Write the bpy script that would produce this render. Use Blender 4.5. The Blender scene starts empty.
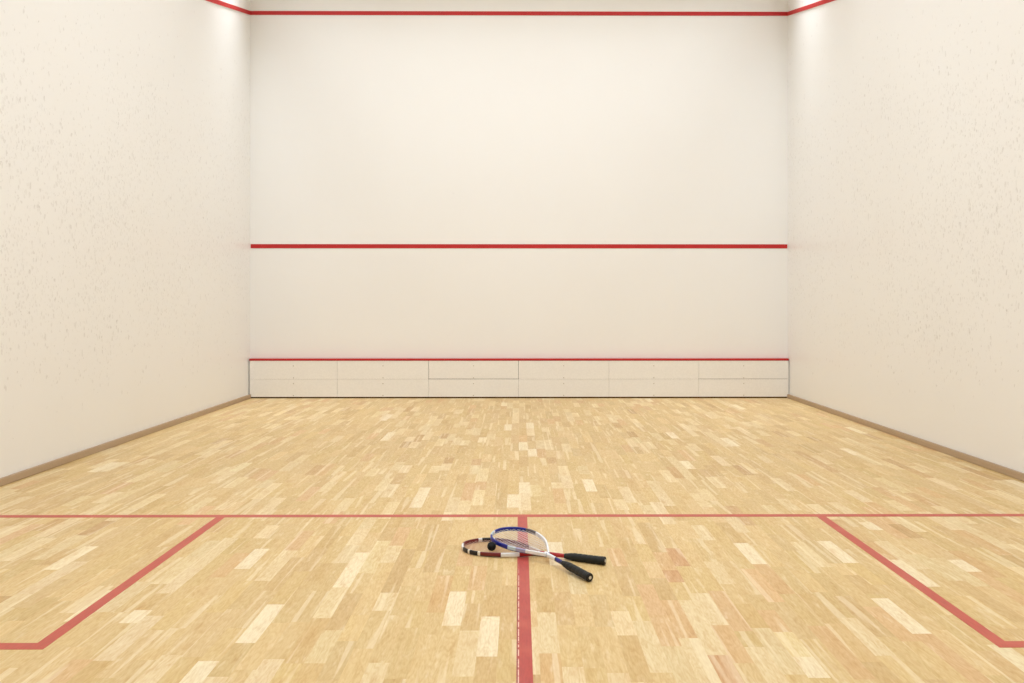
import bpy, bmesh, math, random
from mathutils import Vector, Matrix
C = bpy.context.scene.collection
R = math.radians
random.seed(11)

# ------------------------------------------------------------------ court dimensions (metres)
W = 3.2            # half width of the court
XL, XR = -3.208, 3.205   # inner faces of the side walls
LEN = 11.2         # floor runs on behind the camera
CEIL = 5.75
F, VX, VY, H, D = 823.0, 519.5, 303.0, 1.1234, 9.819   # measured focal length (px), vanishing point, eye height, distance

# ------------------------------------------------------------------ helpers
def link(name, me, mats=(), parent=None, smooth=False):
    o = bpy.data.objects.new(name, me)
    C.objects.link(o)
    for m in mats: me.materials.append(m)
    if parent: o.parent = parent
    if smooth:
        for p in me.polygons: p.use_smooth = True
    return o
def obj(name, bm, mats, parent=None, smooth=False):
    me = bpy.data.meshes.new(name)
    bmesh.ops.recalc_face_normals(bm, faces=bm.faces[:])
    bm.to_mesh(me); bm.free()
    return link(name, me, mats if isinstance(mats, (list, tuple)) else [mats], parent, smooth)
def add_box(bm, x0, x1, y0, y1, z0, z1, bevel=0):
    r = bmesh.ops.create_cube(bm, size=1)
    for v in r['verts']:
        v.co = Vector(((x0+x1)/2 + v.co.x*(x1-x0), (y0+y1)/2 + v.co.y*(y1-y0), (z0+z1)/2 + v.co.z*(z1-z0)))
    if bevel:
        es = list({e for v in r['verts'] for e in v.link_edges})
        bmesh.ops.bevel(bm, geom=es, offset=bevel, segments=2, affect='EDGES')
    return bm
def box(name, dims, m, parent=None, bevel=0):
    return obj(name, add_box(bmesh.new(), *dims, bevel=bevel), m, parent)
def empty(name, loc):
    o = bpy.data.objects.new(name, None); C.objects.link(o); o.location = loc
    o.empty_display_size = .1
    return o
def tag(o, label, cat, group=None):
    o['label'] = label; o['category'] = cat
    if group: o['group'] = group
def structure(o, label=None):
    o['kind'] = 'structure'
    if label: o['label'] = label
    return o

def lin(c):
    return tuple(((v/255)/12.92 if v/255 <= .04045 else ((v/255+.055)/1.055)**2.4) for v in c) + (1,)
class Mat:
    def __init__(s, name, col=(200,200,200), rough=.5, spec=.5, metal=0):
        s.m = bpy.data.materials.new(name); s.m.use_nodes = True
        s.t = s.m.node_tree; s.b = s.t.nodes['Principled BSDF']
        s.b.inputs['Base Color'].default_value = lin(col)
        s.b.inputs['Roughness'].default_value = rough
        s.b.inputs['Specular IOR Level'].default_value = spec
        s.b.inputs['Metallic'].default_value = metal
    def n(s, typ, **kw):
        nd = s.t.nodes.new(typ)
        for k, v in kw.items(): setattr(nd, k, v)
        return nd
    def l(s, a, b): s.t.links.new(a, b)
    def val(s, a): return a
    def math(s, op, a, b=None, c=None, clamp=False):
        nd = s.n('ShaderNodeMath', operation=op, use_clamp=clamp)
        for i, v in enumerate((a, b, c)):
            if v is None: continue
            if isinstance(v, (int, float)): nd.inputs[i].default_value = v
            else: s.l(v, nd.inputs[i])
        return nd.outputs[0]
    def mix(s, fac, a, b, blend='MIX'):
        nd = s.n('ShaderNodeMix', data_type='RGBA', blend_type=blend)
        for i, v in ((0, fac), (6, a), (7, b)):
            if isinstance(v, (int, float)): nd.inputs[i].default_value = v
            elif isinstance(v, tuple): nd.inputs[i].default_value = v
            else: s.l(v, nd.inputs[i])
        return nd.outputs[2]
    def ramp(s, x, lo, hi, a=0.0, b=1.0):
        nd = s.n('ShaderNodeMapRange', interpolation_type='SMOOTHSTEP')
        s.l(x, nd.inputs[0])
        for i, v in enumerate((lo, hi, a, b)): nd.inputs[i+1].default_value = v
        return nd.outputs[0]
    def coords(s, scale=(1,1,1), rot=(0,0,0), loc=(0,0,0)):
        tc = s.n('ShaderNodeTexCoord'); mp = s.n('ShaderNodeMapping')
        mp.inputs['Scale'].default_value = scale; mp.inputs['Rotation'].default_value = rot; mp.inputs['Location'].default_value = loc
        s.l(tc.outputs['Object'], mp.inputs[0]); return mp.outputs[0]
    def noise(s, vec, scale, detail=2, rough=.5, out=0):
        nd = s.n('ShaderNodeTexNoise'); s.l(vec, nd.inputs['Vector'])
        nd.inputs['Scale'].default_value = scale; nd.inputs['Detail'].default_value = detail; nd.inputs['Roughness'].default_value = rough
        return nd.outputs[out]
    def vor(s, vec, scale, rnd=1.0):
        nd = s.n('ShaderNodeTexVoronoi'); s.l(vec, nd.inputs['Vector'])
        nd.inputs['Scale'].default_value = scale; nd.inputs['Randomness'].default_value = rnd
        return nd
    def base(s, c): s.l(c, s.b.inputs['Base Color'])
    def bump(s, h, strength, dist=.001):
        nd = s.n('ShaderNodeBump'); nd.inputs['Strength'].default_value = strength; nd.inputs['Distance'].default_value = dist
        s.l(h, nd.inputs['Height']); s.l(nd.outputs[0], s.b.inputs['Normal'])

def plain(name, col, rough=.5, spec=.5, metal=0):
    k = Mat(name, col, rough, spec, metal)
    v = k.coords(); nz = k.noise(v, 60, 3)
    k.base(k.mix(k.ramp(nz, .3, .7, 0, .10), lin(col), lin(tuple(c*.82 for c in col))))
    return k.m

# ------------------------------------------------------------------ wall plaster
WALL = (243, 241, 237)
def wall_material(name, side):
    k = Mat(name, WALL, .34 if side else .5, .5)
    v = k.coords()
    big = k.noise(v, .9, 3)
    col = k.mix(k.ramp(big, .3, .75, 0, .35), lin(WALL), lin((240, 237, 232)))
    if side:
        # grey rubber marks left by balls, densest at hitting height
        wv = k.n('ShaderNodeVectorMath', operation='ADD')
        sc = k.n('ShaderNodeVectorMath', operation='SCALE'); sc.inputs['Scale'].default_value = .05
        k.l(k.noise(v, 24, 2, out=1), sc.inputs[0]); k.l(sc.outputs[0], wv.inputs[1])
        k.l(k.coords((0.0, 1.25, .78), (R(24), 0, 0)), wv.inputs[0])
        sep = k.n('ShaderNodeSeparateXYZ'); k.l(v, sep.inputs[0])
        z = sep.outputs[2]; y = sep.outputs[1]
        zz = k.math('SUBTRACT', z, k.math('MULTIPLY', k.math('ADD', y, 6.0), .15))
        dens = k.math('MULTIPLY', k.ramp(z, .2, 1.4), k.ramp(zz, 1.9, 3.1, 1, .07))
        dens = k.math('MULTIPLY', dens, k.ramp(k.noise(v, 1.3, 3), .34, .66, .35, 1.25))
        dens = k.math('MULTIPLY', dens, k.ramp(y, -1.2, -4.5, .55, 1.0))
        sw = k.n('ShaderNodeSeparateXYZ'); k.l(wv.outputs[0], sw.inputs[0])
        cw = k.n('ShaderNodeCombineXYZ'); k.l(sw.outputs[1], cw.inputs[0]); k.l(sw.outputs[2], cw.inputs[1])
        total = None
        for scale, size, prob, strength in ((21, .30, .72, .30), (36, .38, .90, .25), (11, .13, .30, .45)):
            vo = k.vor(cw.outputs[0], scale); vo.voronoi_dimensions = '2D'
            sp = k.n('ShaderNodeSeparateColor'); k.l(vo.outputs['Color'], sp.inputs[0])
            on = k.math('LESS_THAN', sp.outputs[0], k.math('MULTIPLY', dens, prob))
            rad = k.math('MULTIPLY', k.math('ADD', sp.outputs[1], .35), size)
            edge = k.math('SUBTRACT', 1.0, k.math('DIVIDE', vo.outputs['Distance'], rad), clamp=True)
            m = k.math('MULTIPLY', k.math('MULTIPLY', on, k.ramp(edge, 0, .6)), k.math('MULTIPLY', sp.outputs[2], strength))
            total = m if total is None else k.math('MAXIMUM', total, m)
        # scuffs are patchy inside
        total = k.math('MULTIPLY', total, k.ramp(k.noise(v, 120, 2), .3, .62, .45, 1.0))
        col = k.mix(total, col, lin((150, 138, 124)))
        k.bump(k.noise(v, 26, 4), .12, .002)
    else:
        vo = k.vor(k.coords((1.0, 1.0, 1.0)), 2.1)
        sp = k.n('ShaderNodeSeparateColor'); k.l(vo.outputs['Color'], sp.inputs[0])
        on = k.math('LESS_THAN', sp.outputs[0], .35)
        m = k.math('MULTIPLY', on, k.ramp(vo.outputs['Distance'], .045, .01, 0, .12))
        col = k.mix(m, col, lin((170, 160, 150)))
        k.bump(k.noise(v, 14, 4), .08, .002)
    k.base(col)
    return k.m
M_FRONT = wall_material('smooth_front_plaster', False)
M_SIDE = wall_material('marked_side_plaster', True)
M_CEIL = plain('ceiling_paint', (236, 234, 228), .8, .2)
M_RED = plain('red_wall_line_paint', (190, 36, 36), .5, .4)
M_PANEL = plain('tin_panel_laminate', (244, 240, 233), .45, .4)
M_SCREW = plain('screw_head', (196, 186, 168), .5, .4)
M_DARK = plain('gap_shade_and_backing', (84, 62, 38), .8, .1)  # brown for the painted gap shade below the tin, also its backing
M_SKIRT = plain('taupe_skirting_wood', (184, 158, 128), .55, .3)

# ------------------------------------------------------------------ parquet
def floor_material():
    k = Mat('beech_strip_parquet', (225, 190, 140), .38, .45)
    at = k.n('ShaderNodeAttribute', attribute_name='plank_colour')
    rnd = k.n('ShaderNodeAttribute', attribute_name='plank_random')
    sep = k.n('ShaderNodeSeparateColor'); k.l(rnd.outputs['Color'], sep.inputs[0])
    tc = k.n('ShaderNodeTexCoord')
    off = k.n('ShaderNodeVectorMath', operation='SCALE'); k.l(rnd.outputs['Vector'], off.inputs[0]); off.inputs['Scale'].default_value = 40
    ad = k.n('ShaderNodeVectorMath', operation='ADD'); k.l(tc.outputs['Object'], ad.inputs[0]); k.l(off.outputs[0], ad.inputs[1])
    mp = k.n('ShaderNodeMapping'); mp.inputs['Scale'].default_value = (1, .14, 1); k.l(ad.outputs[0], mp.inputs[0])
    g1 = k.noise(mp.outputs[0], 190, 3, .6)
    mp2 = k.n('ShaderNodeMapping'); mp2.inputs['Scale'].default_value = (1, .22, 1); k.l(ad.outputs[0], mp2.inputs[0])
    g2 = k.noise(mp2.outputs[0], 16, 2, .5)
    rings = k.math('SINE', k.math('MULTIPLY', g2, 75))
    g3 = k.noise(mp2.outputs[0], 34, 3, .6)
    col = k.mix(k.ramp(g1, .35, .72, 0, .46), at.outputs['Color'], lin((232, 214, 186)), 'MULTIPLY')
    col = k.mix(k.ramp(rings, -.2, 1, 0, .32), col, lin((238, 222, 198)), 'MULTIPLY')
    col = k.mix(k.ramp(g3, .52, .78, 0, .55), col, lin((234, 210, 176)), 'MULTIPLY')
    col = k.mix(k.ramp(g3, .45, .2, 0, .35), col, lin((246, 232, 200)))
    mp3 = k.n('ShaderNodeMapping'); mp3.inputs['Scale'].default_value = (1, .035, 1); k.l(ad.outputs[0], mp3.inputs[0])
    g4 = k.noise(mp3.outputs[0], 32, 1, .4)      # pale sapwood streaks along a board
    col = k.mix(k.ramp(g4, .60, .68, 0, .36), col, lin((243, 227, 192)))
    col = k.mix(k.ramp(g4, .42, .30, 0, .25), col, lin((216, 184, 132)))
    k.base(col)
    k.l(k.ramp(g1, .3, .7, .36, .44), k.b.inputs['Roughness'])
    k.bump(g1, .05, .0006)
    return k.m
M_FLOOR = floor_material()

PITCH, X0 = .067, -.2715
def pl(x): return X0 + PITCH*math.floor((x - X0)/PITCH)
def depth(py): return F*H/(py - VY)
# distinctive boards seen in the photograph: strip position, top and bottom rows, tone
BASE = (214, 185, 129)
TONE = {'L': (225, 202, 155), 'LL': (236, 219, 182), 'D': (208, 176, 120), 'DD': (198, 161, 107), 'O': (214, 177, 125), 'OO': (204, 158, 109), 'B': BASE}
NAMED = [(-.105,616,656,'LL'),(-.24,591,625,'LL'),(-.172,603,630,'D'),(-.17,631,676,'L'),(-.105,656,720,'D'),(-.038,585,639,'D'),
 (.095,612,653,'L'),(.505,615,646,'O'),(.572,600,638,'O'),(.572,638,720,'L'),(.636,600,655,'L'),(.636,655,740,'OO'),(.70,625,663,'O'),
 (.90,610,632,'O'),(.77,647,720,'L'),(.92,657,678,'LL'),(-.92,603.6,642,'LL'),(-.99,660,720,'LL'),(-.44,662,710,'L'),
 (.70,548,566,'OO'),(.60,552,570,'O'),(.636,570,582,'OO'),(.43,548,566,'O'),(1.035,543,564,'LL'),(-1.38,609,622,'LL'),(-1.88,593,613,'L'),
 (-1.39,537,567,'L'),(-2.07,548,564,'D'),(1.37,525,540,'D'),(1.43,541,563,'LL'),(1.37,575,594,'D'),(1.37,598.5,634,'LL'),
 (.10,448.6,456,'LL'),(.03,482,492.5,'LL'),(-.04,494,507,'LL'),(-.55,487,507,'LL'),(.45,479,491,'LL'),(-.13,424,430,'LL'),(.23,482,488,'L'),
 (-.51,457,463,'DD'),(.23,457,463,'DD'),(-.63,433,438,'DD'),(-.92,441,447,'DD'),(-.50,592,610,'L'),(-.57,545,562,'L'),(-1.15,548,568,'LL'),
 (-.36,520,548,'D'),(-.30,612,634,'B'),(1.9,560,572,'LL'),(2.25,540,549,'L'),(1.75,522,530,'LL')]
def build_floor():
    me = bpy.data.meshes.new('floor')
    verts, faces, cols, rnds = [], [], [], []
    rng = random.Random(5)
    i0 = math.floor((-W - .02 - X0)/PITCH); i1 = math.ceil((W + .02 - X0)/PITCH)
    fixed = {}
    for x, a, b, t in NAMED:
        fixed.setdefault(math.floor((x - X0)/PITCH), []).append((-D + depth(a), -D + depth(b), t))   # y of far end, near end
    for i in range(i0, i1):
        xa, xb = max(X0 + i*PITCH, -W-.02), min(X0 + (i+1)*PITCH, W+.02)
        segs = []
        def fill(far, near):
            y = far
            while y > near + .001:
                L = rng.choice((.24, .28, .31, .34, .34, .38, .44)) * rng.uniform(.9, 1.1)
                if y - L < near + .12: L = y - near
                segs.append((y, y - L, None)); y -= L
        y = rng.uniform(0, .3)
        for far, near, t in sorted(fixed.get(i, []), reverse=True):
            if far > y: far = y
            if far <= near: continue
            fill(y, far); segs.append((far, near, t)); y = near
        fill(y, -LEN)
        for far, near, t in segs:
            far = min(far, .02)
            if far <= near: continue
            r = rng.random()
            if t is None:
                t = 'B' if r < .66 else 'L' if r < .80 else 'LL' if r < .812 else 'D' if r < .93 else 'O' if r < .985 else 'DD'
                c = TONE[t]; s = rng.gauss(0, 3.2); w = rng.gauss(0, 2.0)
                c = (c[0]+s, c[1]+s, c[2]+s*1.2+w)
            else: c = TONE[t]
            n = len(verts)
            verts += [(xa, far, 0), (xb, far, 0), (xb, near, 0), (xa, near, 0)]
            faces.append((n+3, n+2, n+1, n))
            cols.append(lin(tuple(min(255, q) for q in c))); rnds.append((rng.random(), rng.random(), rng.random(), 1))
    n = len(verts)
    verts += [(-W-.02,.02,-.001),(W+.02,.02,-.001),(W+.02,-LEN,-.001),(-W-.02,-LEN,-.001),(-W-.02,.02,-.06),(W+.02,.02,-.06),(W+.02,-LEN,-.06),(-W-.02,-LEN,-.06)]
    for f in ((0,1,5,4),(1,2,6,5),(2,3,7,6),(3,0,4,7),(4,5,6,7)):
        faces.append(tuple(n+q for q in f)); cols.append(lin(BASE)); rnds.append((.5,.5,.5,1))
    me.from_pydata(verts, [], faces)
    for nm, data in (('plank_colour', cols), ('plank_random', rnds)):
        a = me.attributes.new(nm, 'FLOAT_COLOR', 'CORNER')
        buf = []
        for p in me.polygons:
            for _ in p.loop_indices: buf += data[p.index]
        a.data.foreach_set('color', buf)
    me.update()
    return structure(link('floor', me, [M_FLOOR]), 'pale beech strip parquet court floor')
floor = build_floor()

# painted court lines on the boards: children of the floor
def line_material(name, col, worn=False):
    k = Mat(name, col, .42, .4)
    v = k.coords((1, .14, 1)); g = k.noise(v, 150, 3, .6)
    c = k.mix(k.ramp(g, .35, .75, 0, .5), lin(col), lin(tuple(q*.86 for q in col)))
    w = k.noise(k.coords(), 5, 4)
    c = k.mix(k.ramp(w, .42, .7, 0, .45), c, lin((200, 100, 80)))
    if worn:
        # paint chipped and scuffed along its left edge
        sep = k.n('ShaderNodeSeparateXYZ'); k.l(k.coords(), sep.inputs[0]); X = sep.outputs[0]
        lane = k.n('ShaderNodeMapping'); lane.inputs['Scale'].default_value = (0, 1, 0); k.l(k.coords(), lane.inputs[0])
        n1 = k.noise(lane.outputs[0], 26, 3, .6); n2 = k.noise(lane.outputs[0], 55, 2, .6)
        s1 = k.math('MULTIPLY', k.math('GREATER_THAN', X, ox-.0195+.0045), k.math('LESS_THAN', X, ox-.0195+.0080))
        s2 = k.math('LESS_THAN', X, ox-.0195+.0045)
        near = k.ramp(sep.outputs[1], -6.2, -6.6)
        c = k.mix(k.math('MULTIPLY', near, k.math('MULTIPLY', s2, k.ramp(n2, .48, .62, .25, .85))), c, lin((112, 58, 48)))
        c = k.mix(k.math('MULTIPLY', near, k.math('MULTIPLY', s1, k.ramp(n1, .42, .52, 0, .9))), c, lin((236, 206, 186)))
    k.base(c)
    return k.m
ox = .010
M_LINE = line_material('brick_red_floor_line', (190, 82, 66))
M_HALF = line_material('worn_red_centre_line', (182, 70, 62), True)
T = .0009
SL = -5.465
def poly_strip(name, pts, m, parent, z0=0.0, z1=T):
    bm = bmesh.new()
    lo = [bm.verts.new((x, y, z0 + .0001)) for x, y in pts]; hi = [bm.verts.new((x, y, z1)) for x, y in pts]
    bm.faces.new(hi); bm.faces.new(lo[::-1])
    n = len(pts)
    for i in range(n): bm.faces.new((lo[i], lo[(i+1) % n], hi[(i+1) % n], hi[i]))
    return obj(name, bm, m, parent)
poly_strip('short_line', [(XL, SL+.025), (XR, SL+.025), (XR, SL-.025), (XL, SL-.025)], M_LINE, floor)
half = poly_strip('half_court_line', [(ox-.0195, SL-.0255), (ox+.0305, SL-.0255), (ox+.0305, -9.75), (ox-.0195, -9.75)], M_HALF, floor)
YB = SL - .0255
for s in (-1, 1):
    a, b, c = s*1.557 + ox, s*1.604 + ox, (XL if s < 0 else XR)
    yo, yi = -7.14, -7.09
    pts = [(a, YB), (b, YB), (b, yi), (c, yi), (c, yo), (a, yo)]
    ln = poly_strip('service_box_line', pts if s > 0 else pts[::-1], M_LINE, floor)
# ------------------------------------------------------------------ shell
TH = .12
TY = -.060        # front face of the tin
wf = structure(box('wall_front', (-W-TH, W+TH, 0, TH, 0, CEIL), M_FRONT), 'smooth cream front wall of the squash court')
wl = structure(box('wall_left', (XL-TH, XL, -LEN, 0, 0, CEIL), M_SIDE), 'cream left side wall speckled with ball marks')
wr = structure(box('wall_right', (XR, XR+TH, -LEN, 0, 0, CEIL), M_SIDE), 'cream right side wall speckled with ball marks')
structure(box('wall_back', (-W-TH, W+TH, -LEN-TH, -LEN, 0, CEIL), M_FRONT), 'plain cream wall behind the court')
structure(box('ceiling', (-W-TH, W+TH, -LEN-TH, TH, CEIL, CEIL+.1), M_CEIL), 'white court ceiling')
# red lines on the walls
box('service_line', (XL+.006, XR-.006, -.003, .001, 1.781, 1.830), M_RED, wf)
box('out_line', (XL, XR, -.004, .001, 4.560, 4.607), M_RED, wf)
for s, wall in ((-1, wl), (1, wr)):
    bm = bmesh.new(); k = (4.57-2.13)/9.75
    xw = XL if s < 0 else XR; xs = (xw + s*.001, xw - s*.004)
    q = [(0, 4.560), (0, 4.607), (-9.75, 2.230), (-9.75, 2.183)]
    A = [bm.verts.new((xs[0], y, z)) for y, z in q]; B = [bm.verts.new((xs[1], y, z)) for y, z in q]
    bm.faces.new(A); bm.faces.new(B[::-1])
    for i in range(4): bm.faces.new((A[i], A[(i+1) % 4], B[(i+1) % 4], B[i]))
    obj('out_line', bm, M_RED, wall)
# skirting: low taupe batten along the side walls, bevelled top
for s, nm in ((-1, 'baseboard_left'), (1, 'baseboard_right')):
    x0, x1 = (XL, XL+.028) if s < 0 else (XR-.026, XR)
    structure(box(nm, (x0, x1, -LEN, -.002, 0, .046), M_SKIRT, bevel=.004), 'low taupe skirting along the %s wall' % ('left' if s < 0 else 'right'))
structure(box('tin_gap_shade', (XL+.03, XR-.03, TY+.002, 0, 0, .0165), M_DARK), 'dark strip standing in for the gap shade at the foot of the front wall')  # dark-coloured strip in place of the shade under the tin

# ------------------------------------------------------------------ tin
tin = empty('squash_tin', (0, 0, .0165))
tag(tin, 'cream panelled tin with red top strip along foot of the front wall', 'tin')
def in_tin(o):
    o.parent = tin; o.matrix_parent_inverse = tin.matrix_world.inverted(); return o
tin.matrix_world = Matrix.Translation((0, 0, .0165))
def px2x(px): return (px - 519.6)/84.33
seams = [-3.198] + [px2x(q) for q in (337.6, 428.7, 518.5, 609.1, 699.0)] + [3.198]
gaps_h = [.0016, .0018, .0052, .0012, .0016, .0042]
for i in range(6):
    a, b = seams[i] + .0009, seams[i+1] - .0009
    g = gaps_h[i]
    u = in_tin(box('panel', (a + (.0022 if i in (2, 3) else 0), b, TY, TY+.014, .225+g, .4435), M_PANEL, bevel=.0012))
    l = in_tin(box('panel', (a, b, TY, TY+.014, .0165, .225), M_PANEL, bevel=.0012))
    for p, zz in ((u, (.258, .40)), (l, (.05, .19))):
        for z in zz:
            bm = bmesh.new()
            r = bmesh.ops.create_cone(bm, cap_ends=True, segments=10, radius1=.0065, radius2=.005, depth=.003)
            bmesh.ops.transform(bm, matrix=Matrix.Translation(((a+b)/2, TY-.0012, z)) @ Matrix.Rotation(R(90), 4, 'X'), verts=r['verts'])
            sc = obj('screw', bm, M_SCREW); sc.parent = p
            sc.matrix_parent_inverse = Matrix.Translation((0, 0, -.0165))
in_tin(box('top_strip', (-3.199, 3.199, TY-.003, 0, .4445, .4690), M_RED, bevel=.003))['label'] = 'narrow red strip along the top edge'
bk = in_tin(box('backing_frame', (-3.188, 3.188, TY+.016, -.001, .02, .445), M_DARK))
bk['label'] = 'dark frame seen in the gaps between panels'

# ------------------------------------------------------------------ ceiling lights (above the picture)
M_HOUSE = plain('lamp_housing_metal', (225, 225, 222), .4, .5)
def glow():
    k = Mat('lamp_diffuser', (250, 248, 240), .6)
    k.b.inputs['Emission Color'].default_value = (1, .95, .86, 1); k.b.inputs['Emission Strength'].default_value = 3.0
    return k.m
M_GLOW = glow()
def lamp(x, y, L, power, spread, words, z=5.5, wd=.26, tilt=0):
    t = empty('ceiling_light', (x, y, z))
    tag(t, words, 'light', 'strip lights on the court ceiling')
    bm = bmesh.new()
    add_box(bm, -L/2, L/2, -wd/2-.03, wd/2+.03, .07, .11)
    for sx in (-1, 1): add_box(bm, min(sx*L/2, sx*(L/2-.012)), max(sx*L/2, sx*(L/2-.012)), -wd/2-.03, wd/2+.03, 0, .07)
    for sy in (-1, 1): add_box(bm, -L/2, L/2, min(sy*(wd/2+.03), sy*(wd/2+.018)), max(sy*(wd/2+.03), sy*(wd/2+.018)), 0, .07)
    obj('housing', bm, M_HOUSE, t)
    for sx in (-L*.35, L*.35): obj('hanger', add_box(bmesh.new(), sx-.01, sx+.01, -.01, .01, .11, CEIL - z + .002), M_HOUSE, t)
    obj('diffuser', add_box(bmesh.new(), -L/2+.014, L/2-.014, -wd/2, wd/2, .045, .068), M_GLOW, t)
    ld = bpy.data.lights.new('tube_light', 'AREA'); ld.shape = 'RECTANGLE'; ld.size = L-.05; ld.size_y = wd-.02
    ld.energy = power; ld.spread = R(spread); ld.color = (.845, .915, 1)
    lo = bpy.data.objects.new('tube_light', ld); C.objects.link(lo); lo.parent = t; lo.location = (0, 0, .035); lo.rotation_euler = (R(tilt), 0, 0)
    return t
ROWS = (('first', -.85, 17, 80), ('second', -2.5, 31, 160), ('third', -4.2, 31, 160), ('fourth', -5.9, 31, 160), ('fifth', -7.6, 31, 160), ('sixth', -9.3, 31, 160))
for row, y, power, spread in ROWS:
    for x in (-2.1, -.7, .7, 2.1):
        lamp(x, y, 1.38, power, spread, 'white strip light on the ceiling in the %s row from the front wall' % row, wd=.5 if row == 'first' else .3, tilt=13 if row == 'first' else 0)
for s in (-1, 1):  # extra lights added to brighten the stripes on the side walls
    lamp(s*3.06, -.85, .2, 32, 54, 'small added light brightening the %s wall near the front corner' % ('left' if s < 0 else 'right'), z=5.5, wd=.8, tilt=-5)
# ------------------------------------------------------------------ rackets
def at(p):   # point given as (x right of the eye, distance from the eye, height)
    return Vector((p[0], p[1] - D, p[2]))
CP = [(.30,.0062),(.34,.030),(.40,.066),(.46,.093),(.52,.106),(.56,.108),(.60,.101),(.64,.080),(.67,.047),(.685,0)]
def catmull(p, n=7):
    p = [(2*p[0][0]-p[1][0], 2*p[0][1]-p[1][1])] + p + [(p[-2][0], -p[-2][1])]
    o = []
    for i in range(1, len(p)-2):
        for j in range(n):
            t = j/n; a, b, c, d = p[i-1:i+3]
            o.append(tuple(.5*((2*b[q]) + (-a[q]+c[q])*t + (2*a[q]-5*b[q]+4*c[q]-d[q])*t*t + (-a[q]+3*b[q]-3*c[q]+d[q])*t**3) for q in (0, 1)))
    o.append(p[-2]); return o
def sweep(path, sect, closed_path=False, cols=None, up=Vector((0,0,1))):
    """rings of a cross-section (list of (side, up) or function of index) along a path"""
    bm = bmesh.new(); rings = []; n = len(path)
    for i, p in enumerate(path):
        a = path[i-1] if i else path[0]; b = path[min(i+1, n-1)]
        tv = (Vector(b) - Vector(a)).normalized(); side = tv.cross(up).normalized()
        sc = sect(i) if callable(sect) else sect
        rings.append([bm.verts.new(Vector(p) + side*u + up*w) for u, w in sc])
    m = len(rings[0])
    for i in range(n-1):
        for j in range(m):
            f = bm.faces.new((rings[i][j], rings[i][(j+1) % m], rings[i+1][(j+1) % m], rings[i+1][j])); f.smooth = True
            if cols: f.material_index = cols(i, j)
    bm.faces.new(rings[0][::-1]); bm.faces.new(rings[-1])
    return bm
def rrect(w, h, n=4, e=.5):
    """rounded rectangle section, width w (in plane) and height h (across the string plane)"""
    o = []; r = min(w, h)*e
    for cx, cy, a0 in ((w/2-r, h/2-r, 0), (-w/2+r, h/2-r, 90), (-w/2+r, -h/2+r, 180), (w/2-r, -h/2+r, 270)):
        for k in range(n+1):
            a = R(a0 + 90*k/n); o.append((cx + r*math.cos(a), cy + r*math.sin(a)))
    return o
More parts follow.
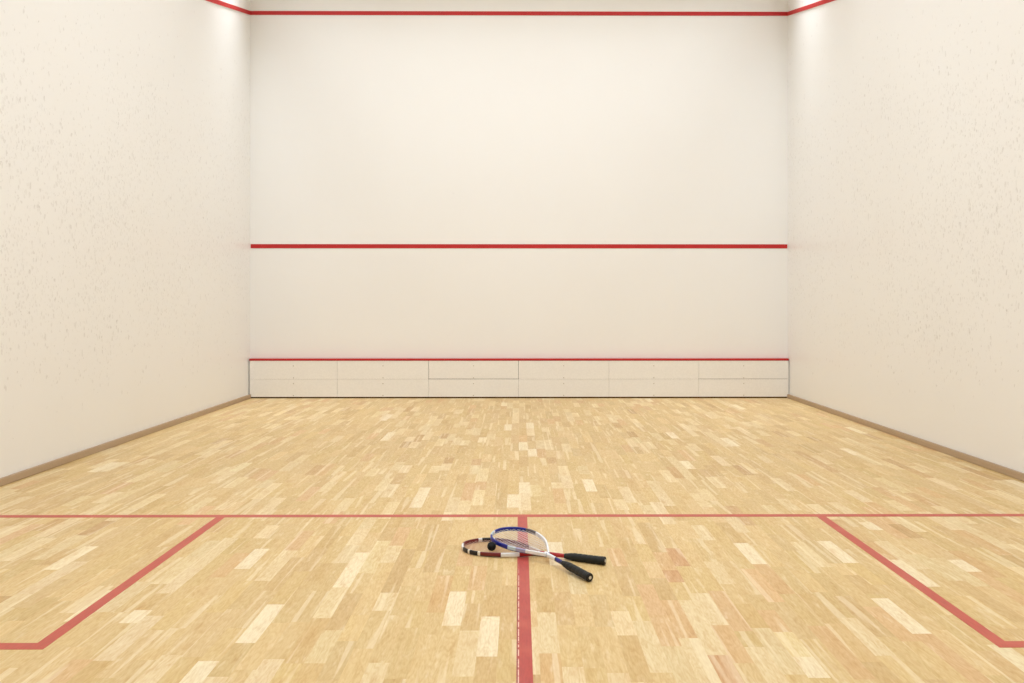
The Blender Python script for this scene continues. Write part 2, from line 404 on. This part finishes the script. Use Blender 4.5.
def racket(name, label, cat, par, ws, mats, pattern, shaft_col, stringm, gripm, capm, ring, th=.0195):
    x0, y0, z0, yaw, pit, rol = par
    u = Vector((math.cos(yaw)*math.cos(pit), math.sin(yaw)*math.cos(pit), math.sin(pit)))
    n0 = Vector((-math.sin(yaw), math.cos(yaw), 0)); kk = u.cross(n0)
    nv = math.cos(rol)*n0 + math.sin(rol)*kk; up = u.cross(nv)
    t = empty(name, (0,0,0)); tag(t, label, cat)
    Mx = Matrix((u, nv, up)).transposed().to_4x4(); Mx.translation = at((x0, y0, z0)); t.matrix_world = Mx
    hc = [(s, w*ws) for s, w in catmull(CP)]
    loop = [(s, w, 0) for s, w in hc] + [(s, -w, 0) for s, w in hc[::-1][1:]]
    N = len(loop)
    # arc length parameter: 0 at throat on the + side .. 1 at throat on the - side
    acc = [0]
    for i in range(1, N): acc.append(acc[-1] + (Vector(loop[i]) - Vector(loop[i-1])).length)
    # resample evenly so paint bands land where wanted
    K = 150; path = []; j = 0
    for i in range(K+1):
        L = acc[-1]*i/K
        while j < N-2 and acc[j+1] < L: j += 1
        f = (L-acc[j])/max(1e-9, acc[j+1]-acc[j]); path.append(tuple(Vector(loop[j]).lerp(Vector(loop[j+1]), f)))
    sec = rrect(.0098, th, 4, .42)
    def cols(i, j):
        q = (i+.5)/K; top = (j+.5)/len(sec)
        for a, b, ct, cb in pattern:
            if a <= q < b:
                upper = sec[j][1] + sec[(j+1) % len(sec)][1] > -.002
                return ct if upper else cb
        return 0
    bm = sweep(path, sec, cols=cols)
    fr = obj('frame', bm, mats, t)
    # shaft
    ns = 26; sp = [(.16 + (.318-.16)*i/ns, 0, 0) for i in range(ns+1)]
    def ssec(i):
        f = i/ns; w = .0135 + .0055*max(0, (f-.6)/.4); h = th*(.92 + .08*f)
        return rrect(w, h, 4, .45)
    def scol(i, j):
        s = .16 + (.318-.16)*(i+.5)/ns
        for a, c in shaft_col:
            if s < a: return c
        return shaft_col[-1][1]
    obj('shaft', sweep(sp, ssec, cols=scol), mats, t)
    # strings: mains along the racket, crosses over it, woven
    bm = bmesh.new(); rad = .00065
    def width(s):
        for i in range(len(hc)-1):
            if hc[i][0] <= s <= hc[i+1][0]:
                f = (s-hc[i][0])/(hc[i+1][0]-hc[i][0]+1e-9); return hc[i][1]*(1-f) + hc[i+1][1]*f
        return 0
    def span(w):
        ss = [s for s, v in ((.30+.385*q/400, width(.30+.385*q/400)) for q in range(401)) if v > abs(w)+.003]
        return (ss[0], ss[-1]) if ss else None
    def wire(pts):
        rr = []
        d = (Vector(pts[-1]) - Vector(pts[0])).normalized(); sd = d.cross(Vector((0,0,1)))
        for p in pts:
            rr.append([bm.verts.new(Vector(p) + sd*(rad*math.cos(a)) + Vector((0,0,1))*(rad*math.sin(a))) for a in (R(45), R(135), R(225), R(315))])
        for i in range(len(rr)-1):
            for j in range(4): bm.faces.new((rr[i][j], rr[i][(j+1) % 4], rr[i+1][(j+1) % 4], rr[i+1][j]))
    mains = [ws*(-.0965 + .193*i/13) for i in range(14)]
    crosses = [.375 + (.672-.375)*i/17 for i in range(18)]
    for i, w in enumerate(mains):
        sp2 = span(w)
        if not sp2: continue
        # strings fan in towards the throat
        a, b = sp2; pts = [(a, w, 0)] if a > .36 else [(max(a, .352), w*.9, 0)]
        for j, s in enumerate(crosses):
            if pts[0][0]+.004 < s < b-.004: pts.append((s, w, .0006*(1 if (i+j) % 2 else -1)))
        pts.append((b, w, 0)); wire(pts)
    for j, s in enumerate(crosses):
        wv = width(s)-.003; pts = [(s, -wv, 0)]
        for i, w in enumerate(mains):
            if abs(w) < wv-.003: pts.append((s, w, -.0006*(1 if (i+j) % 2 else -1)))
        pts.append((s, wv, 0)); wire(pts)
    obj('strings', bm, stringm, t)
    # grip: wrapped tape with a spiral ridge, swelling to the butt
    GL = .183; ng = 78; gpth = [(.004 + GL*i/ng, 0, 0) for i in range(ng+1)]
    def grsec(i):
        s = .004 + GL*i/ng
        base = .0166 if s > .02 else .0166 + .0014*math.cos((s/.02)*math.pi/2)
        if s > GL-.045: base *= 1 - .42*((s-GL+.045)/.05)**1.4
        o = []
        for k in range(20):
            a = 2*math.pi*k/20
            ph = (s/.024 - k/20) % 1.0
            rid = .0007*math.sin(ph*math.pi)**.6 - (.0007 if ph < .1 else 0)
            o.append((math.cos(a)*(base*.93+rid), math.sin(a)*(base+rid)))
        return o
    g = obj('grip', sweep(gpth, grsec), gripm, t)
    cp = [(-.001, 0, 0), (0, 0, 0), (.005, 0, 0), (.008, 0, 0)]
    rad2 = (.0154, .0174, .0179, .0176)
    def csec(i): return [(math.cos(2*math.pi*k/20)*rad2[i]*.95, math.sin(2*math.pi*k/20)*rad2[i]) for k in range(20)]
    c = obj('butt_cap', sweep(cp, csec), capm, t)
    bm = bmesh.new(); r = bmesh.ops.create_cone(bm, cap_ends=True, segments=20, radius1=.0068, radius2=.0062, depth=.002)
    bmesh.ops.transform(bm, matrix=Matrix.Translation((-.0017, 0, 0)) @ Matrix.Rotation(R(-90), 4, 'Y'), verts=r['verts'])
    e = obj('end_badge', bm, ring, c); e['label'] = 'pale round badge on the butt cap'
    return t, Mx, path

def mt(n, c, r=.3, s=.5): return plain(n, c, r, s)
BLUE, WHITE, GREY, BLACK, NAVY = mt('racket_blue', (12, 30, 138), .3), mt('racket_white', (236, 236, 238), .25), mt('racket_grey', (98, 92, 96), .3), mt('racket_black', (26, 22, 24), .35), mt('racket_navy', (34, 40, 96), .3)
MAROON, RED, CREAM, SILVER = mt('racket_maroon', (112, 26, 30), .3), mt('racket_red', (176, 30, 36), .3), mt('racket_cream', (232, 224, 208), .3), mt('racket_silver', (188, 204, 214), .28)
GRIP = plain('black_grip_tape', (30, 31, 30), .6, .35); CAP = plain('black_rubber_cap', (16, 16, 16), .5, .4)
STR_A = plain('white_string', (232, 230, 236), .4, .4); STR_B = plain('pinkish_string', (214, 176, 168), .4, .4)
BADGE = plain('badge_ivory', (214, 206, 190), .5, .4)
# blue racket: indices 0 blue 1 white 2 grey 3 black 4 navy 5 silver
MA = [BLUE, WHITE, GREY, BLACK, NAVY, SILVER, mt('racket_lilac', (158, 156, 192), .3)]
# + side of the racket is the side nearer the camera / left in view
PA = [(0, .11, 1, 3), (.11, .16, 6, 4), (.16, .21, 5, 4), (.21, .36, 0, 4), (.36, .385, 0, 5), (.385, .435, 5, 5), (.435, .45, 1, 5), (.45, .635, 0, 0), (.635, .71, 2, 2), (.71, 1.01, 1, 1)]
ra, MXA, pathA = racket('squash_racket', 'blue and white squash racket lying on top, its head propped on the ball', 'racket',
    (.2842, 3.3165, .0180, 2.1432, .0520, -.035), 1.0, MA, PA, [(.205, 4), (.228, 0), (.24, 4), (.4, 1)], STR_A, GRIP, CAP, BADGE)
# red racket: 0 maroon 1 white 2 black 3 red 4 cream
MB_ = [MAROON, CREAM, BLACK, RED, WHITE]
PB = [(0, .10, 3, 2), (.10, .185, 4, 1), (.185, .285, 0, 2), (.285, .297, 1, 1), (.297, .345, 2, 2), (.345, .357, 1, 1), (.357, .405, 2, 2), (.405, .475, 4, 4), (.475, .585, 0, 0), (.585, .605, 4, 4), (.605, .66, 2, 2), (.66, .675, 4, 4), (.675, .90, 0, 0), (.90, 1.01, 1, 3)]
rb, MXB, pathB = racket('squash_racket', 'red and black squash racket lying flat beneath the blue one', 'racket',
    (.3675, 3.532, .0180, 2.7080, -.0128, 0), 1.04, MB_, PB, [(.4, 3)], STR_B, GRIP, CAP, BADGE, th=.0190)

# ------------------------------------------------------------------ ball resting on the red racket's strings
bm = bmesh.new(); bmesh.ops.create_icosphere(bm, subdivisions=4, radius=.0200)
kb = Mat('black_ball_rubber', (14, 14, 14), .7, .3); kb.bump(kb.noise(kb.coords(), 500, 2), .3, .0004)
kb.base(kb.mix(kb.ramp(kb.noise(kb.coords(), 90, 3), .5, .8, 0, .3), lin((12, 12, 12)), lin((48, 46, 44))))
ball = obj('squash_ball', bm, kb.m, smooth=True)
ball.location = at((-.1255, 3.702, .0312))
tag(ball, 'small black rubber ball on the strings of the red racket', 'ball')

# ------------------------------------------------------------------ camera
cd = bpy.data.cameras.new('camera'); cam = bpy.data.objects.new('camera', cd); C.objects.link(cam)
yaw = R(.27)
cam.location = (0, -D, H); cam.rotation_euler = (R(90), 0, -yaw)
cd.sensor_width = 36; cd.sensor_fit = 'HORIZONTAL'; cd.lens = F*36/1024
cd.shift_x = -((VX + F*math.tan(yaw)) - 512)/1024
cd.shift_y = -(341.5 - VY - .45)/1024
cd.clip_start = .02; cd.clip_end = 60
sc = bpy.context.scene; sc.camera = cam
w = bpy.data.worlds.new('world'); sc.world = w; w.use_nodes = True
w.node_tree.nodes['Background'].inputs[0].default_value = (1, .97, .92, 1); w.node_tree.nodes['Background'].inputs[1].default_value = .3
vs = sc.view_settings; vs.view_transform = 'Standard'; vs.look = 'None'; vs.gamma = 1; vs.use_curve_mapping = False
vs.exposure = -1.23
